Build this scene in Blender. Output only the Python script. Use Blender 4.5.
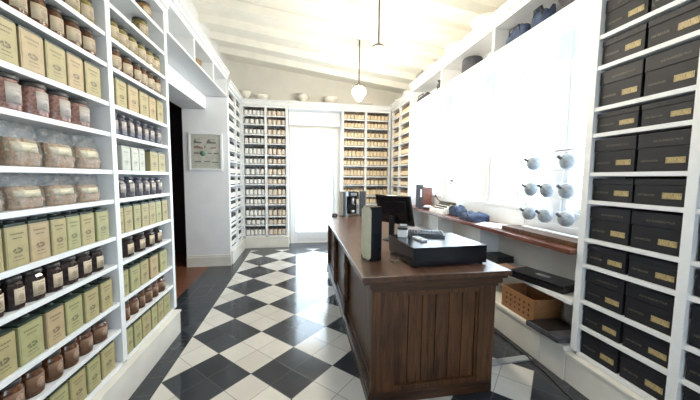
import bpy, bmesh, math, random
from mathutils import Vector, Matrix
PI = math.pi
R = math.radians
rnd = random.Random(7)
for o in list(bpy.data.objects):
    bpy.data.objects.remove(o)
scene = bpy.context.scene
COL = scene.collection

# ------------------------------------------------------------------ camera
CAM_F, CAM_YAW, CAM_PITCH, CAM_ROLL = 287.98, R(9.704), R(4.465), R(0.58)
def make_camera():
    cy, sy, cp, sp = math.cos(CAM_YAW), math.sin(CAM_YAW), math.cos(CAM_PITCH), math.sin(CAM_PITCH)
    fw = Vector((sy*cp, cy*cp, -sp)); rt = Vector((cy, -sy, 0)); up = rt.cross(fw)
    c, s = math.cos(CAM_ROLL), math.sin(CAM_ROLL)
    r2 = c*rt + s*up; u2 = -s*rt + c*up
    m = Matrix((r2, u2, -fw)).transposed().to_4x4()
    m.translation = Vector((0, 0, 1.6))
    cam = bpy.data.cameras.new('camera'); cam.sensor_width = 36; cam.lens = CAM_F/700*36
    cam.clip_start = 0.05
    o = bpy.data.objects.new('camera', cam); COL.objects.link(o); o.matrix_world = m
    scene.camera = o
make_camera()

# ------------------------------------------------------------------ world, exposure, portals
W = bpy.data.worlds.new('world'); scene.world = W; W.use_nodes = True
bg = W.node_tree.nodes['Background']
bg.inputs['Color'].default_value = (0.75, 0.88, 1.0, 1)
bg.inputs['Strength'].default_value = 8.0
scene.view_settings.view_transform = 'Standard'
scene.view_settings.look = 'None'
scene.view_settings.gamma = 1.0
scene.view_settings.use_curve_mapping = False
scene.view_settings.exposure = 0.52
LAMP_POWER = 74.0
def portal(name, loc, rot, sx, sy):
    l = bpy.data.lights.new(name, 'AREA'); l.shape = 'RECTANGLE'; l.size = sx; l.size_y = sy
    l.cycles.is_portal = True
    o = bpy.data.objects.new(name, l); COL.objects.link(o); o.location = loc; o.rotation_euler = rot
for yc in (1.87, 2.98, 4.09, 5.2):
    portal('window_portal', (2.62, yc, 2.28), (0, R(90), 0), 2.0, 1.0)
portal('door_portal', (0.315, 7.2, 1.4), (R(-90), 0, 0), 1.2, 2.7)
portal('shopfront_portal', (0.4, -1.75, 1.7), (R(90), 0, 0), 1.6, 1.3)

# ------------------------------------------------------------------ node helpers
class NT:
    def __init__(s, name):
        s.m = bpy.data.materials.new(name); s.m.use_nodes = True
        s.t = s.m.node_tree; s.n = s.t.nodes; s.l = s.t.links
        s.b = s.n['Principled BSDF']; s._c = None
    def coord(s, which='Object'):
        if s._c is None: s._c = s.n.new('ShaderNodeTexCoord')
        return s._c.outputs[which]
    def link(s, a, b): s.l.new(a, b)
    def math(s, op, a, b=None, c=None, clamp=False):
        n = s.n.new('ShaderNodeMath'); n.operation = op; n.use_clamp = clamp
        for i, v in enumerate((a, b, c)):
            if v is None: continue
            if isinstance(v, (int, float)): n.inputs[i].default_value = v
            else: s.l.new(v, n.inputs[i])
        return n.outputs[0]
    def xyz(s, v=None):
        n = s.n.new('ShaderNodeSeparateXYZ'); s.l.new(v or s.coord(), n.inputs[0]); return n.outputs
    def mapping(s, scale, rot=(0, 0, 0), v=None):
        n = s.n.new('ShaderNodeMapping'); n.inputs['Scale'].default_value = scale
        n.inputs['Rotation'].default_value = rot
        s.l.new(v or s.coord(), n.inputs['Vector']); return n.outputs[0]
    def noise(s, scale, detail=3, v=None, rough=.5, dist=0):
        n = s.n.new('ShaderNodeTexNoise'); n.inputs['Scale'].default_value = scale
        n.inputs['Detail'].default_value = detail; n.inputs['Roughness'].default_value = rough
        n.inputs['Distortion'].default_value = dist
        s.l.new(v or s.coord(), n.inputs['Vector']); return n.outputs[0]
    def mix(s, f, a, b):
        n = s.n.new('ShaderNodeMix'); n.data_type = 'RGBA'
        for k, v in ((0, f), (6, a), (7, b)):
            if isinstance(v, (int, float)): n.inputs[k].default_value = v
            elif isinstance(v, tuple): n.inputs[k].default_value = (*v[:3], 1)
            else: s.l.new(v, n.inputs[k])
        return n.outputs[2]
    def ramp(s, f, lo, hi):
        n = s.n.new('ShaderNodeMapRange'); s.l.new(f, n.inputs[0])
        n.inputs[1].default_value = lo; n.inputs[2].default_value = hi; return n.outputs[0]
    def bump(s, h, strength=.3, dist=.01):
        n = s.n.new('ShaderNodeBump'); n.inputs['Strength'].default_value = strength
        n.inputs['Distance'].default_value = dist; s.l.new(h, n.inputs['Height'])
        s.l.new(n.outputs[0], s.b.inputs['Normal'])
    def set(s, color=None, rough=None, metal=None, **kw):
        if color is not None:
            if isinstance(color, tuple): s.b.inputs['Base Color'].default_value = (*color[:3], 1)
            else: s.l.new(color, s.b.inputs['Base Color'])
        if rough is not None:
            if isinstance(rough, (int, float)): s.b.inputs['Roughness'].default_value = rough
            else: s.l.new(rough, s.b.inputs['Roughness'])
        if metal is not None: s.b.inputs['Metallic'].default_value = metal
        for k, v in kw.items(): s.b.inputs[k.replace('_', ' ')].default_value = v
        return s
def plain(name, col, rough=.5, metal=0, var=.06, vs=14, bump=0, **kw):
    t = NT(name); n = t.noise(vs, 3)
    d = tuple(max(0, c*(1-var)) for c in col); b = tuple(min(1, c*(1+var)) for c in col)
    t.set(t.mix(t.ramp(n, .3, .7), d, b), rough, metal, **kw)
    if bump: t.bump(t.noise(vs*4, 4), bump, .004)
    return t.m
def wood(name, dark, light, scale=3.0, axis=2, rough=.4, coat=0.0, bump=.2):
    t = NT(name); sc = [9.0*scale]*3; sc[axis] = .7*scale
    v = t.mapping(tuple(sc))
    a = t.noise(1.6, 6, v, .62, .8); b = t.noise(6, 4, v)
    patch = t.noise(2.3, 2)
    f = t.math('ADD', t.math('MULTIPLY', a, .75), t.math('MULTIPLY', b, .25))
    c = t.mix(t.ramp(f, .34, .66), dark, light)
    c = t.mix(t.math('MULTIPLY', t.ramp(patch, .45, .75), .45), c, tuple(x*.45 for x in dark))
    t.set(c, rough, 0)
    t.b.inputs['Coat Weight'].default_value = coat; t.b.inputs['Coat Roughness'].default_value = .18
    t.bump(f, bump, .004)
    return t.m

M = {}
M['paint'] = plain('white_paint', (.80, .815, .83), .42, var=.02, bump=.05)
M['wall'] = plain('wall_paint', (.80, .81, .83), .7, var=.03, vs=4, bump=.08)
M['cream'] = plain('cream_paint', (.76, .74, .68), .5, var=.05, vs=5, bump=.08)
M['ceiling'] = plain('ceiling_paint', (.88, .865, .80), .6, var=.03, vs=5, bump=.08)
M['backwall'] = plain('back_wall_plaster', (.74, .72, .66), .7, var=.04, vs=3, bump=.1)
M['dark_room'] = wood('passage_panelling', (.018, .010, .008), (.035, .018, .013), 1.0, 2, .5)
M['brown_floor'] = wood('passage_boards', (.10, .035, .018), (.22, .085, .045), 1.5, 0, .35)
M['walnut'] = wood('dark_walnut', (.020, .008, .0035), (.15, .060, .020), 2.2, 2, .5, .05)
M['walnut_top'] = wood('counter_top_wood', (.045, .021, .013), (.15, .074, .044), 1.6, 1, .30, .25)
M['walnut_side'] = wood('dark_walnut_boarding', (.040, .018, .010), (.14, .062, .028), 2.2, 2, .38, .15)
M['walnut_x'] = wood('dark_walnut_rail', (.022, .009, .004), (.095, .040, .016), 2.2, 0, .42, .12)
M['bench'] = wood('bench_wood', (.11, .035, .022), (.24, .09, .06), 1.4, 1, .3, .3)
M['black'] = plain('black_plastic', (.012, .012, .014), .32)
M['blackgloss'] = plain('black_gloss', (.010, .011, .014), .14)
M['drawer'] = plain('drawer_enamel', (.006, .008, .013), .2, var=.1)
M['blackbox'] = plain('black_card', (.005, .006, .010), .6, var=.25, vs=9)
M['blacklid'] = plain('black_card_lid', (.006, .007, .012), .55, var=.25, vs=9)
M['steel'] = plain('steel', (.55, .56, .58), .3, 1)
M['darkmetal'] = plain('bronze_metal', (.10, .085, .06), .45, .6)
M['whiteplastic'] = plain('white_plastic', (.78, .80, .82), .35)
M['ceramic'] = plain('glazed_ceramic', (.78, .74, .66), .25)
M['greyceramic'] = plain('grey_ceramic', (.30, .34, .38), .35, var=.25, vs=40)
M['darkceramic'] = plain('dark_ceramic', (.07, .08, .10), .35)
M['navy'] = plain('navy_cloth', (.035, .055, .11), .8, var=.5, vs=18, bump=.4)
M['charcoal'] = plain('charcoal_cloth', (.05, .052, .065), .75, var=.3, vs=18, bump=.4)
M['paper'] = plain('paper', (.82, .83, .84), .7)
M['tan'] = plain('tan_board', (.42, .27, .19), .6, var=.1)
M['crate'] = wood('crate_wood', (.26, .12, .045), (.40, .20, .085), 1.2, 1, .6)
M['cratedark'] = plain('crate_dark', (.06, .025, .012), .8)
M['greybar'] = plain('grey_rubber', (.30, .32, .34), .5)
M['cable'] = plain('cable_rubber', (.012, .012, .013), .5)
M['creamcard'] = plain('cream_face', (.66, .64, .50), .5, var=.05, vs=30)
M['silver'] = plain('silver', (.45, .45, .46), .3, .9)
M['wicker'] = wood('wicker', (.20, .13, .06), (.42, .30, .16), 4, 2, .8)

def glass_thin(name, tint=(1, 1, 1), refl=.08):
    m = bpy.data.materials.new(name); m.use_nodes = True; n = m.node_tree.nodes; l = m.node_tree.links
    for x in list(n): n.remove(x)
    out = n.new('ShaderNodeOutputMaterial'); mx = n.new('ShaderNodeMixShader'); mx.inputs[0].default_value = refl
    tr = n.new('ShaderNodeBsdfTransparent'); tr.inputs[0].default_value = (*tint, 1)
    gl = n.new('ShaderNodeBsdfGlossy'); gl.inputs['Roughness'].default_value = .03
    nz = n.new('ShaderNodeTexNoise'); nz.inputs['Scale'].default_value = 2
    mp = n.new('ShaderNodeMapRange'); mp.inputs[3].default_value = refl*.8; mp.inputs[4].default_value = refl*1.2
    l.new(nz.outputs[0], mp.inputs[0]); l.new(mp.outputs[0], mx.inputs[0])
    l.new(tr.outputs[0], mx.inputs[1]); l.new(gl.outputs[0], mx.inputs[2]); l.new(mx.outputs[0], out.inputs[0])
    return m
M['glass'] = glass_thin('window_glass', (.97, .99, 1))
def film():
    t = NT('clear_film'); n = t.noise(28, 4)
    t.set((.50, .47, .42), t.math('MULTIPLY_ADD', n, .3, .12)); t.link(t.ramp(n, .36, 1.1), t.b.inputs['Alpha'])
    t.bump(t.noise(30, 2), .35, .005); return t.m
M['plastic_film'] = film()

def globe_mat():
    t = NT('lit_opal_glass'); n = t.noise(5)
    t.set((.95, .93, .88), .2)
    t.b.inputs['Emission Color'].default_value = (1, .90, .72, 1)
    t.link(t.math('MULTIPLY_ADD', n, .6, 7.0), t.b.inputs['Emission Strength'])
    tr = t.n.new('ShaderNodeBsdfTransparent'); mx = t.n.new('ShaderNodeMixShader'); mx.inputs[0].default_value = .7   # opal glass lets most light through
    out = t.n['Material Output']; t.link(t.b.outputs[0], mx.inputs[1]); t.link(tr.outputs[0], mx.inputs[2]); t.link(mx.outputs[0], out.inputs['Surface'])
    return t.m
M['globe'] = globe_mat()

# chequered floor: black diamonds of four tiles, white diamonds of four, dark tiled border
def floor_mat():
    t = NT('cement_tiles'); x, y, z = t.xyz()
    S, X0, Y0 = .3263, -1.0636, 2.6533
    i = t.math('DIVIDE', t.math('SUBTRACT', x, -1.070), .3325); j = t.math('DIVIDE', t.math('SUBTRACT', y, Y0), S)
    a = t.math('ADD', i, j); b = t.math('SUBTRACT', i, j)
    ca = t.math('FLOOR', t.math('DIVIDE', t.math('SUBTRACT', a, 1), 2))
    cb = t.math('FLOOR', t.math('DIVIDE', t.math('ADD', b, 1), 2))
    par = t.math('FLOORED_MODULO', t.math('ADD', ca, cb), 2)       # 0 -> black
    black = t.math('LESS_THAN', par, .5)
    bl = t.math('MAXIMUM', t.math('LESS_THAN', i, 0), t.math('GREATER_THAN', i, 9.0))
    bl = t.math('MAXIMUM', bl, t.math('GREATER_THAN', j, 11.5))
    black = t.math('MAXIMUM', black, bl)
    def edge(v):
        f = t.math('FRACT', v); return t.math('MINIMUM', f, t.math('SUBTRACT', 1, f))
    gd = t.math('MINIMUM', edge(a), edge(b))
    sx = t.math('DIVIDE', t.math('SUBTRACT', x, X0), .2); sy = t.math('DIVIDE', y, .2)
    gb = t.math('MINIMUM', edge(sx), edge(sy))
    g = t.mix(bl, gd, gb)
    grout = t.math('LESS_THAN', g, .013)
    # a tone for every tile
    cmb = t.n.new('ShaderNodeCombineXYZ'); t.link(t.math('FLOOR', a), cmb.inputs[0]); t.link(t.math('FLOOR', b), cmb.inputs[1])
    wn = t.n.new('ShaderNodeTexWhiteNoise'); t.link(cmb.outputs[0], wn.inputs['Vector'])
    mott = t.noise(5, 5)
    k = t.math('ADD', t.math('MULTIPLY', wn.outputs[0], .5), t.math('MULTIPLY', mott, .6))
    wcol = t.mix(k, (.54, .52, .48), (.76, .745, .71)); bcol = t.mix(k, (.018, .021, .028), (.050, .056, .068))
    c = t.mix(black, wcol, bcol); c = t.mix(t.math('MULTIPLY', grout, .6), c, (.10, .10, .105))
    t.set(c, t.math('MULTIPLY_ADD', mott, .12, .07))
    t.bump(t.math('SUBTRACT', 1, grout), .15, .002)
    return t.m
M['floor'] = floor_mat()

# printed fronts: an inked emblem and lines of lettering, in the label's own coordinates (x across, z up)
def label_mat(name, base, ink, h, wd, emb_z, line_z, emb=(.026, .014), round_=False):
    t = NT(name); x, y, z = t.xyz()
    nz = t.noise(170, 4); nb = t.noise(20, 3)
    ex = t.math('DIVIDE', x, emb[0]); ez = t.math('DIVIDE', t.math('SUBTRACT', z, emb_z), emb[1])
    rr = t.math('ADD', t.math('MULTIPLY', ex, ex), t.math('MULTIPLY', ez, ez))
    e = t.math('MULTIPLY', t.math('LESS_THAN', rr, 1), t.math('GREATER_THAN', nz, .44))
    if round_:
        ring = t.math('LESS_THAN', t.math('ABSOLUTE', t.math('SUBTRACT', rr, 1.5)), .2); e = t.math('MAXIMUM', e, ring)
    lines = None
    lv = t.mapping((400, 1, 60)); ln = t.noise(1, 1, lv)
    for zc, hw, hh in line_z:
        q = t.math('MULTIPLY', t.math('LESS_THAN', t.math('ABSOLUTE', t.math('SUBTRACT', z, zc)), hh),
                   t.math('LESS_THAN', t.math('ABSOLUTE', x), hw))
        q = t.math('MULTIPLY', q, t.math('GREATER_THAN', ln, .46))
        lines = q if lines is None else t.math('MAXIMUM', lines, q)
    f = e if lines is None else t.math('MAXIMUM', e, lines)
    bcol = t.mix(t.ramp(nb, .3, .7), tuple(c*.9 for c in base), tuple(min(1, c*1.08) for c in base))
    t.set(t.mix(t.math('MULTIPLY', f, .85), bcol, ink), .5)
    return t.m

# ------------------------------------------------------------------ mesh helpers
class MB:
    def __init__(s): s.v = []; s.f = []; s.mi = []; s.sm = []; s.slot = 0
    def add(s, vs, fs, smooth=False):
        n = len(s.v); s.v += [tuple(v) for v in vs]
        for f in fs: s.f.append(tuple(i+n for i in f)); s.mi.append(s.slot); s.sm.append(smooth)
        return s
    def box(s, x0, x1, y0, y1, z0, z1, bev=0, rot=None, at=None):
        if bev:
            bm = bmesh.new(); bmesh.ops.create_cube(bm, size=1)
            for v in bm.verts: v.co = Vector(((x0+x1)/2+v.co.x*(x1-x0), (y0+y1)/2+v.co.y*(y1-y0), (z0+z1)/2+v.co.z*(z1-z0)))
            bmesh.ops.bevel(bm, geom=list(bm.edges), offset=bev, segments=2, profile=.7, affect='EDGES')
            bm.verts.index_update()
            vs = [v.co.copy() for v in bm.verts]; fs = [[v.index for v in f.verts] for f in bm.faces]; bm.free()
        else:
            vs = [Vector(p) for p in ((x0,y0,z0),(x1,y0,z0),(x1,y1,z0),(x0,y1,z0),(x0,y0,z1),(x1,y0,z1),(x1,y1,z1),(x0,y1,z1))]
            fs = [(0,3,2,1),(4,5,6,7),(0,1,5,4),(1,2,6,5),(2,3,7,6),(3,0,4,7)]
        if rot is not None: vs = [rot @ v for v in vs]
        if at is not None: vs = [v+Vector(at) for v in vs]
        return s.add(vs, fs)
    def lathe(s, prof, seg=20, c=(0, 0, 0), a0=0, a1=2*PI, axis='z', smooth=True, sx=1, sy=1):
        full = abs(a1-a0-2*PI) < 1e-6; n = seg if full else seg+1
        vs = []; fs = []
        for r, z in prof:
            for k in range(n):
                a = a0+(a1-a0)*k/seg; p = (r*math.cos(a)*sx, r*math.sin(a)*sy, z)
                if axis == 'y': p = (p[0], p[2], p[1])
                if axis == 'x': p = (p[2], p[0], p[1])
                vs.append((p[0]+c[0], p[1]+c[1], p[2]+c[2]))
        for i in range(len(prof)-1):
            for k in range(seg):
                k2 = (k+1) % n
                fs.append((i*n+k, i*n+k2, (i+1)*n+k2, (i+1)*n+k))
        if full:
            if prof[0][0] > 1e-6: fs.append(tuple(reversed(range(n))))
            if prof[-1][0] > 1e-6: fs.append(tuple(range((len(prof)-1)*n, len(prof)*n)))
        return s.add(vs, fs, smooth)
    def tube(s, pts, r, seg=8):
        pts = [Vector(p) for p in pts]; vs = []; fs = []
        for i, p in enumerate(pts):
            d = (pts[min(i+1, len(pts)-1)]-pts[max(i-1, 0)]).normalized()
            u = d.cross(Vector((0, 0, 1)))
            if u.length < 1e-3: u = d.cross(Vector((1, 0, 0)))
            u.normalize(); w = d.cross(u)
            for k in range(seg):
                a = 2*PI*k/seg; vs.append(p+(u*math.cos(a)+w*math.sin(a))*r)
        for i in range(len(pts)-1):
            for k in range(seg): fs.append((i*seg+k, i*seg+(k+1) % seg, (i+1)*seg+(k+1) % seg, (i+1)*seg+k))
        fs.append(tuple(reversed(range(seg)))); fs.append(tuple(range((len(pts)-1)*seg, len(pts)*seg)))
        return s.add(vs, fs, True)
    def prism(s, poly, z0, z1, rot=None, at=None):
        """polygon (x, y) lifted from z0 to z1"""
        n = len(poly); vs = [Vector((p[0], p[1], z0)) for p in poly]+[Vector((p[0], p[1], z1)) for p in poly]
        if rot is not None: vs = [rot @ v for v in vs]
        if at is not None: vs = [v+Vector(at) for v in vs]
        return s.add(vs, [tuple(reversed(range(n))), tuple(range(n, 2*n))]+[(i, (i+1) % n, n+(i+1) % n, n+i) for i in range(n)])
    def mesh(s, name, mats):
        me = bpy.data.meshes.new(name); me.from_pydata(s.v, [], s.f)
        for m in (mats if isinstance(mats, (list, tuple)) else [mats]): me.materials.append(m)
        me.polygons.foreach_set('material_index', s.mi); me.polygons.foreach_set('use_smooth', s.sm)
        me.update(); bm = bmesh.new(); bm.from_mesh(me); bmesh.ops.recalc_face_normals(bm, faces=bm.faces); bm.to_mesh(me); bm.free()
        return me
    def build(s, name, mats, parent=None, loc=None):
        o = bpy.data.objects.new(name, s.mesh(name, mats)); COL.objects.link(o)
        if parent is not None: o.parent = parent
        if loc is not None: o.location = loc
        return o

def tag(o, label, cat, group=None):
    o['label'] = label; o['category'] = cat
    if group: o['group'] = group
    return o
def thing(name, label, cat, loc=(0, 0, 0), rz=0, group=None):
    o = bpy.data.objects.new(name, None); COL.objects.link(o); o.empty_display_size = .05
    o.location = loc; o.rotation_euler = (0, 0, rz); return tag(o, label, cat, group)
def struct(name, mb, mat, parent=None):
    o = mb.build(name, mat, parent)
    if parent is None: o['kind'] = 'structure'
    return o
def kids(o): return KIDS.get(o.name, None) or [c for c in o.children]
KIDS = {}
def dup(root, loc, rz=0, scale=(1, 1, 1), label=None, group=None):
    r = root.copy(); COL.objects.link(r); r.location = loc; r.rotation_euler = (0, 0, rz); r.scale = scale
    if label: r['label'] = label
    if group: r['group'] = group
    for ch in root.children:
        c = ch.copy(); COL.objects.link(c); c.parent = r
        for g in ch.children:
            d = g.copy(); COL.objects.link(d); d.parent = c
    return r
class Proto:
    """first placement moves the original, later ones copy it"""
    def __init__(s, make): s.make = make; s.o = None; s.used = False
    def place(s, loc, rz, scale, label, group):
        if s.o is None: s.o = s.make()
        if not s.used:
            s.used = True; o = s.o; o.location = loc; o.rotation_euler = (0, 0, rz); o.scale = scale
            o['label'] = label; o['group'] = group; return o
        return dup(s.o, loc, rz, scale, label, group)
ORD = ['zeroth', 'first', 'second', 'third', 'fourth', 'fifth', 'sixth', 'seventh', 'eighth', 'ninth', 'tenth', 'eleventh', 'twelfth', 'thirteenth', 'fourteenth']

# ------------------------------------------------------------------ room shell
LX, RX, BY, FY = -1.6, 2.45, 7.0, -1.6
FRONT_L, FRONT_R, FRONT_B = -1.25, 2.10, 6.65
def ceil_z(x): return 3.99-.126*x
m = MB(); m.box(LX, RX+.2, FY, BY+.2, -.1, 0); struct('floor', m, M['floor'])
m = MB(); m.box(-3.3, LX, 2.0, 6.6, -.1, 0)
fl = struct('floor_passage', m, M['brown_floor'])
m = MB()
m.add([(LX-.1, FY, ceil_z(LX-.1)), (RX+.2, FY, ceil_z(RX+.2)), (RX+.2, BY+.2, ceil_z(RX+.2)), (LX-.1, BY+.2, ceil_z(LX-.1)),
       (LX-.1, FY, ceil_z(LX-.1)+.1), (RX+.2, FY, ceil_z(RX+.2)+.1), (RX+.2, BY+.2, ceil_z(RX+.2)+.1), (LX-.1, BY+.2, ceil_z(LX-.1)+.1)],
      [(0, 3, 2, 1), (4, 5, 6, 7), (0, 1, 5, 4), (1, 2, 6, 5), (2, 3, 7, 6), (3, 0, 4, 7)])
ceil = struct('ceiling', m, M['ceiling'])
for k in range(14):                                                  # rafters run across the room under the sloping boards
    y = 6.30-.59*k; h = .125
    if y < FY: break
    m = MB(); a, b = LX-.02, RX+.02
    m.add([(a, y, ceil_z(a)-h), (b, y, ceil_z(b)-h), (b, y+.075, ceil_z(b)-h), (a, y+.075, ceil_z(a)-h),
           (a, y, ceil_z(a)+.02), (b, y, ceil_z(b)+.02), (b, y+.075, ceil_z(b)+.02), (a, y+.075, ceil_z(a)+.02)],
          [(0, 3, 2, 1), (4, 5, 6, 7), (0, 1, 5, 4), (1, 2, 6, 5), (2, 3, 7, 6), (3, 0, 4, 7)])
    m.build('rafter', M['ceiling'], ceil)
TOP = 4.35
# left wall with the passage opening (Y 3.0 to 5.38, 0.38 thick)
m = MB(); m.box(-1.98, LX, FY, 3.0, 0, TOP); m.box(-1.98, LX, 5.38, BY, 0, TOP); m.box(-1.98, LX, 3.0, 5.38, 2.74, TOP)
struct('wall_left', m, M['wall'])
m = MB(); m.box(LX, RX+.2, BY, BY+.15, 0, .02); m.box(LX-.1, -.24, BY, BY+.15, 0, TOP); m.box(.87, RX+.2, BY, BY+.15, 0, TOP); m.box(-.24, .87, BY, BY+.15, 2.75, TOP)
struct('wall_back', m, M['backwall'])
WY = (1.87, 2.98, 4.09, 5.2); HW = .5; SILL, HEAD = 1.29, 3.25
m = MB(); m.box(RX, RX+.15, FY, BY, 0, SILL); m.box(RX, RX+.15, FY, BY, HEAD, TOP)
prev = FY
for yc in WY: m.box(RX, RX+.15, prev, yc-HW, SILL, HEAD); prev = yc+HW
m.box(RX, RX+.15, prev, BY, SILL, HEAD)
struct('wall_right', m, M['wall'])
# front wall behind the photographer with a wide shop window
m = MB(); m.box(-1.98, -.4, FY-.15, FY, 0, TOP); m.box(1.2, RX+.15, FY-.15, FY, 0, TOP); m.box(-.4, 1.2, FY-.15, FY, 2.3, TOP); m.box(-.4, 1.2, FY-.15, FY, 0, 1.1)
struct('wall_front', m, M['wall'])
# dark room beyond the passage
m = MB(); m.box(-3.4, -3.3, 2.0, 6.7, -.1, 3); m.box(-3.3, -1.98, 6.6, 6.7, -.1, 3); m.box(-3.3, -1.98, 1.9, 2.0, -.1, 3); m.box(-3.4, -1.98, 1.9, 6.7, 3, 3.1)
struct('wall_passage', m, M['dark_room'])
m = MB(); m.box(-1.99, -1.97, 5.395, 5.40, 0, .01)
# opening reveal panel: the pale wall facing the room's front, with the picture on it
m = MB(); m.box(-1.98, FRONT_L, 5.374, 5.42, 0, 2.739); m.box(LX+.001, FRONT_L, 5.374, 5.42, 2.739, 2.95); struct('wall_reveal', m, M['wall'])
m = MB(); m.box(-1.975, FRONT_L+.015, 5.345, 5.3735, 0, .17, .004); m.box(-1.975, FRONT_L+.01, 5.355, 5.3735, .17, .2, .004)
struct('baseboard_reveal', m, M['cream'])

def window(n, yc):
    root = bpy.data.objects.new('window_%d' % n, None); COL.objects.link(root); root['kind'] = 'structure'; root.location = (RX, yc, 0)
    m = MB(); e = .045
    m.box(.02, .1, -HW+.002, -HW+e, SILL, HEAD); m.box(.02, .1, HW-e, HW-.002, SILL, HEAD)
    m.box(.02, .1, -HW+e, HW-e, SILL, SILL+e); m.box(.02, .1, -HW+e, HW-e, HEAD-e, HEAD)
    m.build('window_frame', M['paint'], root)
    m = MB(); m.box(.035, .075, -.025, .025, SILL+e, HEAD-e)
    for z in (2.12, 2.88): m.box(.04, .072, -HW+e, HW-e, z-.01, z+.01)
    m.build('glazing_bars', M['paint'], root)
    m = MB(); m.box(.055, .06, -HW+e, HW-e, SILL+e, HEAD-e); m.build('pane', M['glass'], root)
    m = MB(); m.box(-.03, .02, -HW-.03, HW+.03, SILL-.03, SILL+.005, .004); m.build('window_sill', M['paint'], root)
for n, yc in enumerate(WY): window(n+1, yc)
root = bpy.data.objects.new('window_5', None); COL.objects.link(root); root['kind'] = 'structure'
m = MB(); m.box(-.4, -.34, FY-.1, FY-.02, 1.1, 2.3); m.box(1.14, 1.2, FY-.1, FY-.02, 1.1, 2.3); m.box(-.34, 1.14, FY-.1, FY-.02, 1.1, 1.16); m.box(-.34, 1.14, FY-.1, FY-.02, 2.24, 2.3); m.box(.37, .43, FY-.1, FY-.02, 1.16, 2.24)
m.build('window_frame', M['paint'], root)
m = MB(); m.box(-.34, 1.14, FY-.06, FY-.055, 1.16, 2.24); m.build('pane', M['glass'], root)

# glazed door between the two back bookcases
root = bpy.data.objects.new('door_1', None); COL.objects.link(root); root['kind'] = 'structure'
m = MB(); m.box(-.24, -.18, BY-.02, BY+.1, 0, 2.75); m.box(.81, .87, BY-.02, BY+.1, 0, 2.75); m.box(-.18, .81, BY-.02, BY+.1, 2.69, 2.75)
m.build('door_frame', M['paint'], root)
m = MB(); m.box(-.18, -.12, BY+.02, BY+.06, .02, 2.69); m.box(.75, .81, BY+.02, BY+.06, .02, 2.69); m.box(-.12, .75, BY+.02, BY+.06, .02, .28); m.box(-.12, .75, BY+.02, BY+.06, 2.62, 2.69)
m.box(-.06, .69, BY+.005, BY+.02, .07, .25, .006)
m.build('door_leaf', M['paint'], root)
m = MB(); m.box(-.12, .75, BY+.037, BY+.043, .28, 2.62); m.build('pane', M['glass'], root)
m = MB(); m.tube([(.76, BY+.02, 1.05), (.76, BY-.03, 1.05), (.68, BY-.03, 1.05)], .009); m.build('door_handle', M['steel'], root)

# ------------------------------------------------------------------ bookcases (local: x across, front at y=0 facing -y, z up)
ROWZ = [.275, .52, .715, .985, 1.18, 1.435, 1.635, 1.885, 2.085, 2.335, 2.53, 2.75, 2.94]
ST, UT = .028, .05
def bookcase(name, label, loc, rz, bays, rows, depth, top=3.11, cornice=3.27, plinth=.27, back=None, plinth_out=.03, group='white bookcases'):
    """bays: list of (x0, x1) clear widths between uprights"""
    t = thing(name, label, 'bookcase', loc, rz, group)
    ups = sorted(set([bays[0][0]-UT]+[b[1] for b in bays]))
    W0, W1 = ups[0], ups[-1]+UT
    for u in ups:
        m = MB(); m.box(u, u+UT, 0, depth, plinth, top, .003); m.build('upright', M['paint'], t)
    for x0, x1 in bays:
        for z in rows:
            m = MB(); m.box(x0-.001, x1+.001, .006, depth-.014, z-ST, z, .002); m.build('shelf', M['paint'], t)
    m = MB(); m.box(W0+.002, W1-.002, depth-.012, depth, plinth, top); m.build('back_panel', back or M['paint'], t)
    m = MB(); m.box(W0-.001, W1+.001, -plinth_out, depth, 0, plinth-ST-.02, .004); m.box(W0-.001, W1+.001, -plinth_out-.012, depth, plinth-ST-.02, plinth-ST+.0, .005)
    m.build('plinth', M['cream'], t)
    m = MB(); m.box(W0, W1, -.005, depth, top, top+.05); m.box(W0, W1, -.03, depth, top+.05, cornice-.03, .004); m.box(W0, W1, -.05, depth, cornice-.03, cornice, .006)
    m.build('cornice', M['paint'], t)
    return t
bookcase('bookcase', 'tall white bookcase full of jars and tins, nearest on the left', (FRONT_L, 1.17, 0), R(90), [(.05, 1.03), (1.08, 1.875)], ROWZ, .34, 3.11, 3.38)
bookcase('bookcase', 'white bookcase on the left wall beyond the picture and passage', (FRONT_L, 5.435, 0), R(90), [(.05, .60), (.65, 1.10)], ROWZ, .34, 3.11, 3.28)
bookcase('bookcase', 'white bookcase of jars on the back wall, left of the door', (FRONT_L, FRONT_B, 0), 0, [(.02, .465), (.515, .92)], ROWZ, .34)
bookcase('bookcase', 'white bookcase of tan jars on the back wall, right of the door', (.93, FRONT_B, 0), 0, [(.05, .545), (.595, 1.12)], ROWZ, .34)
bookcase('bookcase', 'white bookcase of tan jars on the window wall, in the far corner', (FRONT_R, 6.59, 0), R(-90), [(.05, .50), (.55, 1.11)], ROWZ, .34, 3.11, 3.28)
ROWR = [.275, .49, .69, .97, 1.165, 1.45, 1.655, 1.935, 2.12, 2.41, 2.625, 2.90]
bookcase('bookcase', 'white bookcase of black boxes on the right, beside the window bench', (FRONT_R, 1.86, 0), R(-90), [(.05, .60), (.65, 1.20)], ROWR, .34, 3.11, 3.38, plinth=.27, back=M['charcoal'])

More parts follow.
